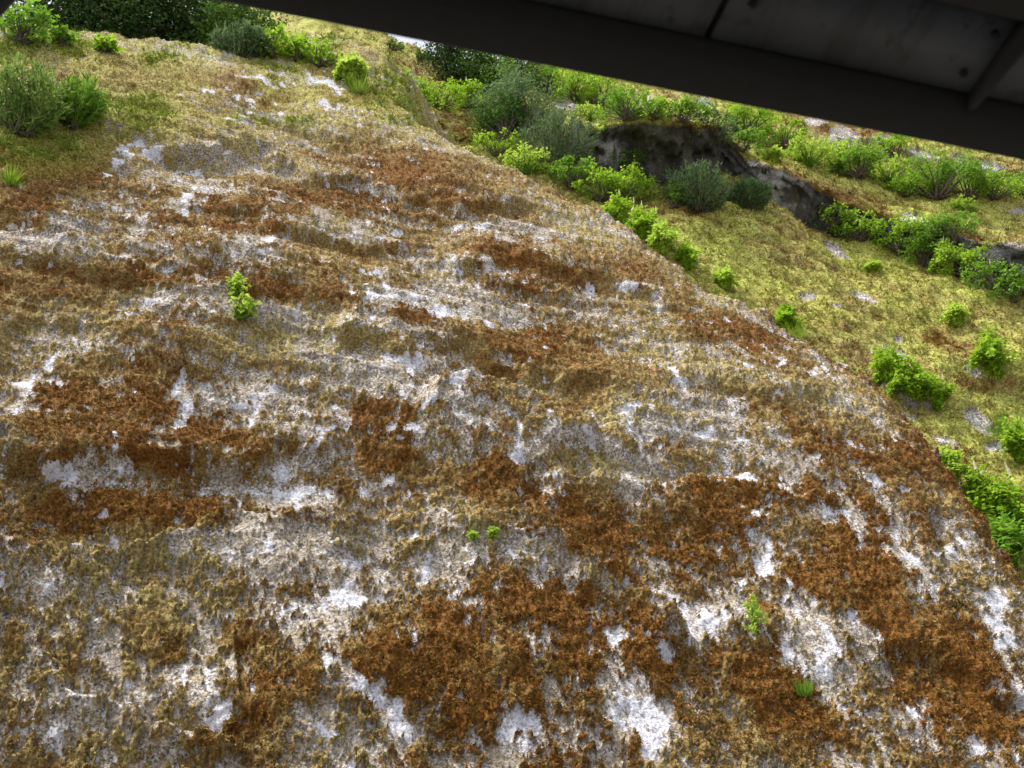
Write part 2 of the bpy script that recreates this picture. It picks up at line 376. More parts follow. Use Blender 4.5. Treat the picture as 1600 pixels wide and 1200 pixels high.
tag(near, 'rock face blotched with rust and olive moss and white lichen', 'rock face', kind='structure')
npx, npy, npz = project(NV)

# ---- hillside behind
HP = Plane((0, 8.4, 0), 65, 9)
HEDGE = [(200, -30), (480, 5), (560, 40), (600, 66), (640, 80), (665, 90), (690, 104), (720, 122), (750, 124), (790, 112), (830, 104), (900, 98), (1100, 120), (1300, 150), (1500, 175), (1750, 200), (2100, 260)]
OVER = [(880, 184, 30), (915, 190, 62), (960, 195, 85), (1040, 199, 92), (1100, 208, 75), (1130, 236, 30), (1165, 258, 22), (1210, 278, 38), (1260, 296, 44), (1330, 318, 36), (1400, 340, 30), (1460, 356, 40), (1530, 384, 60), (1600, 404, 70), (1700, 436, 70), (1850, 480, 40)]
def build_hill():
    st = 2.5
    xs = np.arange(330, 1960, st); br = np.interp(xs, [p[0] for p in OVER], [p[1] + p[2] for p in OVER])
    off = np.concatenate([np.arange(-430, -9, 2.5), np.arange(-9, 9, .75), np.arange(9, 760, 2.5)])
    PX = np.repeat(xs[None], len(off), 0); PY = br[None] + off[:, None]
    U, V, ok = HP.hit(PX, PY); ok &= (V < 75) & (PY > -80)
    U = np.clip(U, -40, 60); V = np.clip(V, -2, 75)
    eu, ev, _ = HP.hit(np.array([p[0] for p in HEDGE]), np.array([p[1] for p in HEDGE]))
    dist, sg, ti = polydist(U, V, list(zip(eu, ev)))
    s = dist * np.where(sg == 0, 1, sg)
    s2 = s + .35 * fbm(U * .5, V * .4, 131, 4)
    r0 = .8
    fall = -np.where(s2 > 0, np.sqrt(s2 * s2 + r0 * r0) - r0, 0) * 1.3
    d = .30 * fbm(U * .2 + 3, V * .16, 105, 3) + .12 * fbm(U * .6, V * .7, 108, 4)
    depth = np.linalg.norm(HP.pt(U, V) - CAM, axis=-1)
    wx = PX + 10 * fbm(PX / 70, PY / 40, 177, 3); wy = PY + 13 * fbm(PX / 60, PY / 40, 178, 4)
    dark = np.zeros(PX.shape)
    lat = np.zeros(PX.shape)
    def over(poly, hang, back, tone=1.0, wd=7., main=False):
        nonlocal d, dark, lat
        xs = [p[0] for p in poly]
        qx, qy = (PX, PY) if main else (wx, wy)
        yl = np.interp(qx, xs, [p[1] + p[2] for p in poly]); hp = np.interp(qx, xs, [p[2] for p in poly])
        inx = sstep(xs[0] - 5, xs[0] + 15, qx) * sstep(xs[-1] + 5, xs[-1] - 15, qx)
        A = hp / FPX * depth * 1.15 * inx * (1 + .10 * fbm(U * .7, V * .2, 191, 4))
        t = np.clip((yl - qy + wd) / (2 * wd), 0, 1)                     # 0 = foot of the face, 1 = brow
        a = np.clip(yl - qy, 0, 1e9)
        d = d + t * A * np.exp(-a / hang) - (1 - t) * A * .10 * np.exp(-np.clip(qy - yl, 0, 1e9) / back)
        bump = 4 * t * (1 - t)
        if main:
            lat = lat + bump * A * (.20 * fbm(U * .9, t * 2.2 + U * .3, 193, 5, .6) + .10) + bump * .13 * fbm(U * 3.0, t * 5 + U, 197, 5, .65) + .10 * A * np.exp(-(a / 9) ** 2) * fbm(U * 1.6, V * .1, 195, 4)
        dark = np.maximum(dark, np.where((t > .02) & (t < .93), inx * tone, 0))  # marks the overhang faces that carry the painted shade
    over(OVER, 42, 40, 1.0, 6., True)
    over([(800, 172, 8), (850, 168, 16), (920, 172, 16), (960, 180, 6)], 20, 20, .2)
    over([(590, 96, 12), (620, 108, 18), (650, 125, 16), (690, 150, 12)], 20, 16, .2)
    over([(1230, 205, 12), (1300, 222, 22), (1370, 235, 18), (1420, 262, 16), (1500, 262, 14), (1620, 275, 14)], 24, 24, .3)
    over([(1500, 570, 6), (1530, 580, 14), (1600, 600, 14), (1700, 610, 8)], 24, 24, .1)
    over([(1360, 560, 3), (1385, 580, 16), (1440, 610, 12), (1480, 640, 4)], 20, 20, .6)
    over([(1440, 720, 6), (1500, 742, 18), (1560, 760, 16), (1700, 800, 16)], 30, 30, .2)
    d = d + .05 * fbm(U * 1.6, V * 2.4, 112, 5, .55) + .05 * fbm(U * .45, (V + .25 * U) * 2.6, 441, 5, .6)
    PX, PY, _ = project(HP.pt(U, V + lat, d))
    bias_w = ell(PX, PY, [(1260, 464, 14, 6), (1350, 466, 20, 6, 22), (1308, 480, 12, 4), (1305, 392, 20, 8, 35), (1398, 552, 20, 6, 25), (1405, 531, 8, 5), (1528, 660, 28, 14, 38), (1518, 580, 16, 8, 35), (1415, 652, 20, 4, 10), (1475, 690, 26, 5, 15),
                              (1560, 700, 24, 8), (590, 100, 30, 12, 20), (635, 118, 14, 6), (655, 62 + 70, 8, 4), (885, 165, 18, 7), (925, 162, 22, 5), (1010, 160, 22, 8, 20), (1098, 160, 12, 8), (1320, 215, 24, 16, 20), (1275, 190, 18, 6), (1440, 242, 28, 5, 15),
                              (1500, 250, 14, 6, 30), (1545, 262, 26, 8, 10), (1170, 258, 20, 6), (1190, 280, 16, 10), (750, 122, 8, 6), (1380, 218, 20, 6), (1580, 400, 24, 20), (1425, 345, 20, 10, 20), (600, 145, 16, 7, 20), (1590, 330, 16, 4)])
    brown = ell(PX, PY, [(1340, 320, 90, 16, 18), (1200, 275, 90, 18, 15), (1100, 215, 60, 14, 20), (1060, 320, 70, 24, 20), (620, 130, 60, 24, 20), (1310, 200, 90, 22, 15), (690, 200, 60, 22), (1480, 720, 60, 24), (1420, 600, 60, 14, 20), (1560, 270, 60, 16, 10), (1480, 540, 60, 16, 15), (1560, 600, 60, 14), (720, 135, 40, 12)])
    n1 = fbm(U * .8, V * .7, 141, 4, .6); n2 = fbm(U * 3.2, V * 2.6, 152, 4, .6); n3 = fbm(U * 9, V * 8, 163, 3)
    lay = fbm(U * .45, (V + .25 * U) * 2.6, 441, 5, .6)
    moss = .84 + .12 * lay + .14 * n1 + .20 * n2 + .08 * n3 - 1.0 * sstep(.30, .6, bias_w + .25 * n2) - .35 * dark
    white = .42 * bias_w + .12 * n2
    hue = np.clip(.68 + .35 * lay + .25 * n1 + .25 * n2 - .42 * brown, 0, 1)
    green = np.clip(.60 + .30 * lay + .42 * fbm(U * .5, V * .5, 171, 4) + .3 * n2 - .5 * brown, 0, 1)
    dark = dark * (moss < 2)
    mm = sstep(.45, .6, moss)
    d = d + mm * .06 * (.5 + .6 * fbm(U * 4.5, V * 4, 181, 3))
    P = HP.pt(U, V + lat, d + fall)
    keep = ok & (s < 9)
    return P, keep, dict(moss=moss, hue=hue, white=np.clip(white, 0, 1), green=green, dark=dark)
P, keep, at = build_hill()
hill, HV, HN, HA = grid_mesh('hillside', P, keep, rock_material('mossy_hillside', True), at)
tag(hill, 'yellow-green mossy hillside with dark rock overhangs behind the near rock face', 'hillside', kind='structure')
hpx, hpy, hpz = project(HV)

# ---- ground beyond the frame (the road the photograph was taken from)
g = 400.
ground = mesh_obj('ground', [(-g, -g, 0), (g, -g, 0), (g, g, 0), (-g, g, 0)], [(0, 1, 2, 3)], plain_material('verge_gravel', (.10, .09, .07), (.20, .18, .15), 3, .95))
tag(ground, kind='structure')
road = mesh_obj('road', [Vector((x * math.cos(R(14)) - y * math.sin(R(14)), x * math.sin(R(14)) + y * math.cos(R(14)), .004)) for x, y in ((-200, -5.5), (200, -5.5), (200, 1.6), (-200, 1.6))], [(0, 1, 2, 3)], plain_material('asphalt', (.035, .035, .036), (.07, .068, .066), 60, .9))
tag(road, kind='structure')

# ------------------------------------------------------------------ moss tufts and grass (instanced blades)
rng = np.random.default_rng(7)
def blade_tuft(name, n, h, w, spread, mat, seed):
    r = np.random.default_rng(seed); V = []; F = []; T = []
    for k in range(n):
        a = r.uniform(0, 2 * math.pi); q = spread * math.sqrt(r.uniform(0, 1))
        b = np.array([q * math.cos(a), q * math.sin(a), -h * .2])
        lean = r.uniform(.4, 1.9); a2 = a + r.normal(0, .6); L = h * r.uniform(.6, 1.25)
        tip = b + np.array([math.cos(a2) * lean * L, math.sin(a2) * lean * L, L])
        tw = r.uniform(0, math.pi); sd_ = np.array([math.cos(tw), math.sin(tw), 0]) * w * r.uniform(.7, 1.3)
        mid = b * .45 + tip * .55 + np.array([0, 0, .12 * L])
        i = len(V); V += [b - sd_ * .8, b + sd_ * .8, mid + sd_, mid - sd_, tip]; F += [(i, i + 1, i + 2, i + 3), (i + 3, i + 2, i + 4, i + 4)]
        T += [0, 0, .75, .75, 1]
    me = bpy.data.meshes.new(name)
    me.from_pydata([tuple(v) for v in V], [], [f if f[2] != f[3] else f[:3] for f in F])
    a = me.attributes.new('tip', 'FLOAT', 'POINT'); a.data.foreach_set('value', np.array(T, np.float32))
    me.materials.append(mat); me.update()
    return bpy.data.objects.new(name, me)
def scatter(name, tufts, P, N, scl, colr, jitter=.5, up=.0):
    n = len(P)
    d = N + rng.normal(0, jitter, (n, 3)) * .5 + np.array([0, 0, up]); d /= np.linalg.norm(d, axis=1, keepdims=True)
    # euler that takes +Z to d, random spin about it
    rx = np.arccos(np.clip(d[:, 2], -1, 1)); rz = np.arctan2(d[:, 1], d[:, 0]) + math.pi / 2
    eul = np.stack([rx, np.zeros(n), rz], 1)
    o = mesh_obj(name, P, np.zeros((0, 3)), None, attrs=dict(rot=eul, scl=scl, spin=rng.uniform(0, 6.28, n), col=np.concatenate([colr, np.ones((n, 1))], 1)))
    c = bpy.data.collections.new(name + '_blades')
    for t in tufts: c.objects.link(t)
    ng = bpy.data.node_groups.new(name, 'GeometryNodeTree'); ng.is_modifier = True
    ng.interface.new_socket('Geometry', in_out='INPUT', socket_type='NodeSocketGeometry'); ng.interface.new_socket('Geometry', in_out='OUTPUT', socket_type='NodeSocketGeometry')
    k = NT(ng); gi = k.n('NodeGroupInput'); go = k.n('NodeGroupOutput')
    ip = k.n('GeometryNodeInstanceOnPoints'); ci = k.n('GeometryNodeCollectionInfo'); ci.inputs[0].default_value = c
    ci.inputs['Separate Children'].default_value = True; ci.inputs['Reset Children'].default_value = True
    def na(nm, ty):
        x = k.n('GeometryNodeInputNamedAttribute', data_type=ty); x.inputs[0].default_value = nm; return [s for s in x.outputs if s.enabled][0]
    rot = k.n('FunctionNodeEulerToRotation'); k.l(na('rot', 'FLOAT_VECTOR'), rot.inputs[0])
    ax = k.n('FunctionNodeAxisAngleToRotation'); ax.inputs[0].default_value = (0, 0, 1); k.l(na('spin', 'FLOAT'), ax.inputs[1])
    rr = k.n('FunctionNodeRotateRotation', rotation_space='LOCAL'); k.l(rot.outputs[0], rr.inputs[0]); k.l(ax.outputs[0], rr.inputs[1])
    k.l(gi.outputs[0], ip.inputs['Points']); k.l(ci.outputs[0], ip.inputs['Instance']); ip.inputs['Pick Instance'].default_value = True
    k.l(rr.outputs[0], ip.inputs['Rotation']); k.l(na('scl', 'FLOAT'), ip.inputs['Scale'])
    k.l(ip.outputs[0], go.inputs[0])
    md = o.modifiers.new('scatter', 'NODES'); md.node_group = ng
    return o
def lerp(a, b, t): return np.asarray(a) + (np.asarray(b) - np.asarray(a)) * t[:, None]
def moss_colour(h, gr, n):
    t = rng.uniform(0.1, 1, n); t2 = np.clip(h + rng.normal(0, .16, n), 0, 1); g2 = np.clip(gr + rng.normal(0, .15, n), 0, 1)
    return lerp(lerp(*RUST, t), lerp(*OLIVE, t), np.zeros(n)) if False else ((lerp(*RUST, t) * (1 - t2[:, None]) + lerp(*OLIVE, t) * t2[:, None]) * (1 - g2[:, None]) + lerp(*GREEN, t) * g2[:, None])
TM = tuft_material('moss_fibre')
vis = (npx > -260) & (npx < 1800) & (npy > -60) & (npy < 1360)
pr = sstep(.49, .55, NA['moss']) * vis
pr = np.maximum(pr, .05 * vis * (NA['white'] < .4))
sel = np.nonzero(rng.uniform(0, 1, len(NV)) < pr * .25)[0]
dist = np.linalg.norm(NV[sel] - CAM, axis=1); n = len(sel)
scl = (.75 + .15 * dist / 5.0) * rng.uniform(.65, 1.5, n) * (.8 + .25 * (NA['hue'][sel] < .35))
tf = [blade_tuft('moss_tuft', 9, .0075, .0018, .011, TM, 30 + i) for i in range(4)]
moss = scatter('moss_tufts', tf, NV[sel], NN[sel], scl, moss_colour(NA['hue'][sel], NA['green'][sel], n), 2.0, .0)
tag(moss, 'rust brown and olive moss cushions growing over the near rock face', 'moss', kind='stuff')
print('moss tufts', n, 'near verts', len(NV), 'hill verts', len(HV))

vis = (hpx > 520) & (hpx < 1720) & (hpy > 20) & (hpy < 1050) & (HA['dark'] < .4)
pr = sstep(.48, .65, HA['moss']) * vis * np.clip(HN[:, 2] * 3 + .6, 0, 1)
sel = np.nonzero(rng.uniform(0, 1, len(HV)) < pr * .24)[0]; n = len(sel)
dist = np.linalg.norm(HV[sel] - CAM, axis=1)
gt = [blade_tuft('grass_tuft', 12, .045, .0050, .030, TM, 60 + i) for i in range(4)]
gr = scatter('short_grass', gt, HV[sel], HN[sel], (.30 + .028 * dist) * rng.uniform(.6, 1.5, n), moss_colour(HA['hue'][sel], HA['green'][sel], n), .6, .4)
tag(gr, 'short yellow-green moss and grass covering the hillside', 'grass', kind='stuff')
# longer green grass on the upper left of the near rock
vis = (npx > -260) & (npx < 700) & (npy < 330)
pr = vis * sstep(.35, .8, NA['green']) * (NA['moss'] > .5)
sel = np.nonzero(rng.uniform(0, 1, len(NV)) < pr * .30)[0]; n = len(sel)
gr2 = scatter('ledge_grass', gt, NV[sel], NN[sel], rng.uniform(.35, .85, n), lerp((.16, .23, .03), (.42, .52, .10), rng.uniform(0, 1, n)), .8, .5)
tag(gr2, 'thin grass on the top left ledge of the near rock face', 'grass', kind='stuff')

# ------------------------------------------------------------------ plants
LEAF = dict(
    bright=leaf_material('leaf_bright', (.07, .18, .012), (.38, .58, .045), .45),
    lime=leaf_material('leaf_lime', (.20, .34, .03), (.50, .66, .10), .45),
    mid=leaf_material('leaf_mid', (.07, .17, .018), (.24, .43, .045), .42),
    deep=leaf_material('leaf_deep', (.022, .065, .012), (.10, .19, .03), .3),
    teal=leaf_material('leaf_grey_green', (.05, .105, .040), (.18, .27, .11), .35),
    dark=leaf_material('leaf_dark', (.010, .030, .008), (.05, .10, .02), .25),
    willow=leaf_material('leaf_willow', (.07, .15, .025), (.26, .38, .08), .4))
BARK = plain_material('bark', (.05, .04, .03), (.16, .13, .10), 25, .9, .5)
PLUME = leaf_material('cream_plume', (.42, .38, .24), (.70, .66, .48), .3)

def leaves(C, A, N, L, W):
    """rhombic folded leaves: base C, axis A, normal N"""
    B = np.cross(N, A); B /= np.linalg.norm(B, axis=1, keepdims=True) + 1e-9
    L = L[:, None]; W = W[:, None]
    b = C; t = C + A * L - N * L * .12; l = C + A * L * .45 + B * W * .5 + N * W * .12; r = C + A * L * .45 - B * W * .5 + N * W * .12
    V = np.stack([b, r, t, l], 1).reshape(-1, 3); n = len(C)
    i = np.arange(n) * 4
    return V, np.stack([i, i + 1, i + 2, i + 3], 1)
def unit(v): return v / (np.linalg.norm(v, axis=-1, keepdims=True) + 1e-9)
def tube(pts, rad, seg=5):
    pts = np.asarray(pts, float); V = []; F = []
    for k, p in enumerate(pts):
        t = unit(pts[min(k + 1, len(pts) - 1)] - pts[max(k - 1, 0)])
        a = unit(np.cross(t, [.31, .9, .1])); b = np.cross(t, a)
        for j in range(seg):
            q = 2 * math.pi * j / seg; V.append(p + rad[k] * (math.cos(q) * a + math.sin(q) * b))
    for k in range(len(pts) - 1):
        for j in range(seg): F.append((k * seg + j, k * seg + (j + 1) % seg, (k + 1) * seg + (j + 1) % seg, (k + 1) * seg + j))
    return np.array(V), np.array(F)
def join(parts):
    V = []; F = []; o = 0
    for v, f in parts: V.append(v); F.append(f + o); o += len(v)
    return np.concatenate(V), np.concatenate(F)
def branch(a, b, bow, r0, r1, k=5, r=None):
    t = np.linspace(0, 1, k)[:, None]; m = (np.asarray(b) - a)
    off = np.array([r.normal(0, bow), r.normal(0, bow), bow]) if r is not None else np.array([0, 0, bow])
    return tube(a + m * t + off * np.sin(t * math.pi), np.linspace(r0, r1, k))

SPIKE = None
def spike_mesh():
    r = np.random.default_rng(5); n = 44
    z = r.uniform(0, 1, n); rad = .09 * (1 - z * .8); a = r.uniform(0, 6.28, n)
    C = np.stack([rad * np.cos(a) * .4, rad * np.sin(a) * .4, z], 1)
    A = unit(np.stack([np.cos(a), np.sin(a), np.full(n, .9)], 1)); N = unit(np.cross(A, r.normal(0, 1, (n, 3))))
    rings = np.linspace(0, 1, 9); V = []; F = []
    for i, z in enumerate(rings):
        for j in range(8):
            q = .10 * (1.1 - z) * r.uniform(.5, 1.7) + .006; a = (j + .5 * (i % 2)) * math.pi / 4
            V.append((q * math.cos(a), q * math.sin(a), z + r.normal(0, .02)))
    for i in range(8):
        for j in range(8): F.append((i * 8 + j, i * 8 + (j + 1) % 8, i * 8 + 8 + (j + 1) % 8, i * 8 + 8 + j))
    o = mesh_obj('flower_spike', V, F, PLUME, fattrs=dict(tint=r.uniform(0, 1, len(F))))
    me = o.data; bpy.data.objects.remove(o); return me

def plant(name, kind, colour, base, w, h, nrm, seed, label, cat, group=None, spikes=0, leaf=.065, dens=1.0):
    """an Empty at the foot of the plant with stem, foliage and flower spikes as parts"""
    global SPIKE
    r = np.random.default_rng(seed)
    e = bpy.data.objects.new(name, None); COL.objects.link(e); e.location = base; e.empty_display_size = .1
    tag(e, label, cat, group)
    out = np.array([nrm[0], nrm[1], 0]) ; out = out / (np.linalg.norm(out) + 1e-6)
    top = np.array([0, 0, 1.0]) + out * .12
    Cn = None; stems = []
    if kind in ('leafy', 'tree'):
        nl = int(np.clip(12 + 14 * w / max(h, .05), 14, 44)) if kind == 'leafy' else 40
        # lobes spread over the dome
        a = r.uniform(0, 6.28, nl); rr = np.sqrt(r.uniform(0, 1, nl)); zz = r.uniform(.12, .92, nl) if kind == 'leafy' else r.uniform(.08, .95, nl)
        lim = np.sqrt(np.clip(1 - (np.abs(zz - .38) / .64) ** 2, .05, 1))
        lob = np.stack([rr * np.cos(a) * w * .42 * lim, rr * np.sin(a) * w * .36 * lim, zz * h * .86], 1) + out * (zz * h * .1)[:, None]
        lr = np.minimum(w, h) * r.uniform(.10, .25, nl)
        area = 2.2 * w * h
        n = int(np.clip(dens * area / (leaf * leaf) * 2.0, 260, 14000))
        li = r.integers(0, nl, n); dv = unit(r.normal(0, 1, (n, 3)) + np.array([0, 0, .35]))
        q = r.uniform(.25, 1.12, n) ** .5
        C = lob[li] + dv * (lr[li] * q)[:, None] * np.array([1.15, 1.15, .9])
        C[:, 2] = np.maximum(C[:, 2], .02 * h)
        N = unit(dv * .7 + r.normal(0, .55, (n, 3)) + np.array([0, 0, .6])); A = unit(np.cross(N, r.normal(0, 1, (n, 3))) + dv * .5)
        m = max(8, n // 60); k8 = 9                     # loose shoots that break the outline
        j8 = r.integers(0, nl, m); sd8 = unit(r.normal(0, .6, (m, 3)) + np.array([0, 0, .9])); q8 = np.tile(np.linspace(.6, 1.9, k8), m)
        C[:m * k8] = np.repeat(lob[j8], k8, 0) + np.repeat(sd8 * (lr[j8] * r.uniform(.8, 1.25, m))[:, None], k8, 0) * q8[:, None]; li[:m * k8] = np.repeat(j8, k8)
        L = leaf * r.uniform(.55, 1.5, n); V, F = leaves(C, A, N, L, L * r.uniform(.45, .75, n))
        tint = np.clip(.5 + .22 * r.normal(0, 1, n) + .18 * r.normal(0, 1, nl)[li], 0, 1)
        th = max(.008, .022 * h) if kind == 'leafy' else .045 * h ** .8
        if kind == 'tree':
            tk = np.array([[0, 0, -.1 * h], [.02 * h, 0, .25 * h], [-.02 * h, .02 * h, .5 * h], [0, 0, .8 * h]]); stems.append(tube(tk, [th, th * .8, th * .5, th * .2], 7))
            for j in range(0, nl): stems.append(branch(tk[1] * .5 + tk[2] * .5 if j % 2 else tk[1], lob[j], .05 * h, th * .35, th * .1, 5, r))
        else:
            for j in range(0, nl): stems.append(branch(np.array([r.normal(0, .03) * w, r.normal(0, .03) * w, -.04 * h]), lob[j], .06 * h, th, th * .3, 5, r))
    elif kind == 'feathery':
        ns = int(np.clip(70 * dens, 20, 130)); Cs, As = [], []
        for j in range(ns):
            a = r.uniform(0, 6.28); sp = math.sqrt(r.uniform(0, 1)); tip = np.array([math.cos(a) * sp * w * .5, math.sin(a) * sp * w * .42, h * (1 - .45 * sp * sp) * r.uniform(.75, 1.05)]) + out * h * .12
            b0 = np.array([r.normal(0, .04) * w, r.normal(0, .04) * w, -.03 * h]); k = 8
            t = np.linspace(0, 1, k)[:, None]; bow = np.array([tip[0], tip[1], 0]) * .25
            pts = b0 + (tip - b0) * t + bow * np.sin(t * math.pi) * .6 + r.normal(0, .012 * h, (k, 3)) * t
            if j % 2 == 0: stems.append(tube(pts, np.linspace(.010 * h, .002 * h, k), 4))
            m = int(46 * dens ** .5); q = r.uniform(.05, 1, m) ** .75; ix = np.clip((q * (k - 1)).astype(int), 0, k - 2); fr = (q * (k - 1) - ix)[:, None]
            c = pts[ix] * (1 - fr) + pts[ix + 1] * fr; ax = unit(unit(pts[ix + 1] - pts[ix]) + r.normal(0, .55, (m, 3)))
            Cs.append(c + r.normal(0, .02 * w, (m, 3))); As.append(ax)
        C = np.concatenate(Cs); A = np.concatenate(As); n = len(C); N = unit(np.cross(A, r.normal(0, 1, (n, 3))))
        L = leaf * r.uniform(.7, 1.4, n) * 1.25; V, F = leaves(C, A, N, L, L * .24); tint = np.clip(.5 + .28 * r.normal(0, 1, n), 0, 1)
    elif kind == 'clump':
        ns = int(np.clip(18 * dens, 8, 40)); Cs, As, Ns = [], [], []
        for j in range(ns):
            a = r.uniform(0, 6.28); sp = r.uniform(.1, 1); tip = np.array([math.cos(a) * sp * w * .52, math.sin(a) * sp * w * .45, h * (1.0 - .85 * sp * sp) * r.uniform(.6, 1.1)]) + out * h * .1
            k = 7; t = np.linspace(0, 1, k)[:, None]
            pts = tip * t + np.array([0, 0, .28 * h]) * np.sin(t * math.pi) * sp; stems.append(tube(pts - np.array([0, 0, .02 * h]) * (1 - t), np.linspace(.008 * h, .003 * h, k), 4))
            m = 26; q = np.linspace(.03, 1, m); ix = np.clip((q * (k - 1)).astype(int), 0, k - 2); fr = (q * (k - 1) - ix)[:, None]
            c = pts[ix] * (1 - fr) + pts[ix + 1] * fr; dr = unit(pts[ix + 1] - pts[ix]); sdv = unit(np.cross(dr, [0, 0, 1.])) * np.where(np.arange(m) % 2, 1, -1)[:, None]
            for rep in range(3):
                Cs.append(c + r.normal(0, .045 * w, (m, 3))); As.append(unit(sdv + dr * .6 + r.normal(0, .3, (m, 3)))); Ns.append(unit(np.array([0, 0, 1.]) + r.normal(0, .4, (m, 3))))
        C = np.concatenate(Cs); A = np.concatenate(As); N = np.concatenate(Ns); n = len(C)
        L = leaf * r.uniform(.7, 1.4, n) * 1.15; V, F = leaves(C, A, N, L, L * .5); tint = np.clip(.5 + .34 * r.normal(0, 1, n), 0, 1)
    elif kind == 'grass':
        n = int(120 * dens); a = r.uniform(0, 6.28, n); sp = np.sqrt(r.uniform(0, 1, n))
        C = np.stack([np.cos(a) * sp * w * .18, np.sin(a) * sp * w * .16, np.zeros(n) - .02 * h], 1); A1 = unit(np.stack([np.cos(a) * sp * w * .5, np.sin(a) * sp * w * .45, np.full(n, h * .9)], 1) + r.normal(0, .17, (n, 3)) * h)
        N = unit(np.cross(A1, np.cross(A1, [0, 0, 1.]) + r.normal(0, .3, (n, 3)))); L = h * r.uniform(.3, 1.2, n)
        V, F = leaves(C, A1, N, L, np.full(n, max(.006, .018 * h))); tint = np.clip(.5 + .3 * r.normal(0, 1, n), 0, 1)
        stems.append(tube([[0, 0, -.04 * h], [0, 0, .05 * h], [0, 0, .12 * h]], [.05 * w, .06 * w, .02 * w], 6))
    else:                                             # sapling: upright leader with tiers of needled side shoots
        Cs, As = [], []
        stems.append(tube([[0, 0, -.05 * h], out * .06 * h + [0, 0, .5 * h], out * .05 * h + [.02 * h, 0, h]], [.018 * h, .012 * h, .003 * h], 5))
        for j in range(26):
            z = r.uniform(.06, .95); a = r.uniform(0, 6.28); ln = w * .55 * (1.05 - z); b0 = out * .06 * h + np.array([0, 0, z * h])
            tip = b0 + np.array([math.cos(a) * ln, math.sin(a) * ln, .25 * ln]); stems.append(branch(b0, tip, .01 * h, .006 * h, .002 * h, 4))
            m = 16; q = np.linspace(.1, 1, m)[:, None]; dr = unit(tip - b0); Cs.append(b0 + (tip - b0) * q); As.append(unit(dr * .7 + r.normal(0, .6, (m, 3))))
        C = np.concatenate(Cs); A = np.concatenate(As); n = len(C); N = unit(np.cross(A, r.normal(0, 1, (n, 3))))
        L = leaf * r.uniform(.7, 1.3, n); V, F = leaves(C, A, N, L, L * .3); tint = np.clip(.5 + .25 * r.normal(0, 1, n), 0, 1)
    mesh_obj('crown' if kind == 'tree' else ('blades' if kind == 'grass' else 'foliage'), V, F, LEAF[colour], e, fattrs=dict(tint=tint))
    sv, sf = join(stems); mesh_obj('trunk' if kind == 'tree' else 'stem', sv, sf, BARK if colour not in ('lime',) else LEAF['mid'], e, smooth=True, fattrs=dict(tint=np.full(len(sf), .3)))
    if spikes:
        if SPIKE is None: SPIKE = spike_mesh()
        for j in range(spikes):
            s = bpy.data.objects.new('flower_spike', SPIKE); COL.objects.link(s); s.parent = e
            x = (j + .5) / spikes - .5 + r.normal(0, .06)
            hh = r.uniform(.20, .32) * max(h, .25); s.location = (x * w * .8, r.normal(0, .1) * w - .12 * w, h * (.92 - .5 * abs(x)) + r.normal(0, .04) * h)
            s.scale = (hh * 1.1, hh * 1.1, hh); s.rotation_euler = (r.normal(0, .12), r.normal(0, .12), r.uniform(0, 6))
    return e

def at_px(x, y, which):
    V, N, qx, qy, qz = (NV, NN, npx, npy, npz) if which == 'N' else (HV, HN, hpx, hpy, hpz)
    d2 = (qx - x) ** 2 + (qy - y) ** 2
    c = np.nonzero(d2 < max(49, d2.min() * 1.5))[0]
    i = c[np.argmin(qz[c])]
    return V[i].astype(float), N[i].astype(float), float(qz[i])
def back_px(x, y, back, rise):                        # a point on the shelf behind the crest of the near rock
    p, n, z = at_px(x, y, 'N'); q = p + NP.h * back + np.array([0, 0, rise]); return q, n, z + back * .85
PL = []
def add(name, kind, colour, x, y, wpx, hpx_, where, label, cat='shrub', group=None, spikes=0, leaf=.058, dens=1.5, back=None):
    if where == 'B': p, n, z = back_px(x, y, *back)
    else: p, n, z = at_px(x, y, where)
    KW, KH = ((1.95, 1.15) if group == GL else ((1.8, 1.0) if group == GR else (1.15, 1.1) if kind == 'feathery' else ((1.7, 1.6) if kind == 'tree' else (1.45, 1.25)))) if where == 'H' else ((1.0, 1.0) if y > 180 else (1.3, 1.15))
    PL.append(plant(name, kind, colour, p, wpx * KW / FPX * z, hpx_ * KH / FPX * z / math.cos(PITCH) * .97, n, 1000 + len(PL) * 7, label, cat, group, spikes, leaf, dens))

GL, GR, GH, GF, GT = 'leafy shrubs on the high ledges', 'leafy shrubs under the rock overhang', 'plants scattered on the mossy hillside', 'flowering plants along the ridge', 'dark trees above the rock face'
# --- top left, on and behind the crest of the near rock
add('dark_tree', 'tree', 'dark', 40, 50, 230, 230, 'B', 'dark leafy tree at the far top left corner above the rock', 'tree', GT, back=(1.6, .5), leaf=.05)
add('dark_tree', 'tree', 'dark', 125, 58, 220, 230, 'B', 'dark tree behind the crest, second from the left edge', 'tree', GT, back=(1.4, .4), leaf=.05)
add('dark_tree', 'tree', 'dark', 205, 62, 220, 230, 'B', 'dark tree behind the crest, third from the left edge', 'tree', GT, back=(1.2, .3), leaf=.05)
add('dark_tree', 'tree', 'dark', 285, 68, 200, 220, 'B', 'darkest tree rising above the grey slab of the crest', 'tree', GT, back=(1.3, .3), leaf=.05)
add('dark_tree', 'tree', 'deep', 350, 76, 150, 170, 'B', 'green tree at the right end of the dark tree row', 'tree', GT, back=(.9, .1), leaf=.05)
add('leafy_shrub', 'leafy', 'mid', 32, 62, 80, 55, 'N', 'mid green rounded shrub in the top left corner below the dark tree', 'shrub', GL)
add('twiggy_shrub', 'feathery', 'teal', 372, 84, 80, 62, 'B', 'grey-green twiggy shrub hanging over the grey slab at the crest', 'shrub', back=(.2, 0))
add('leafy_shrub', 'leafy', 'bright', 425, 84, 60, 38, 'N', 'bright green shrub at the left end of the crest row', 'shrub', GL)
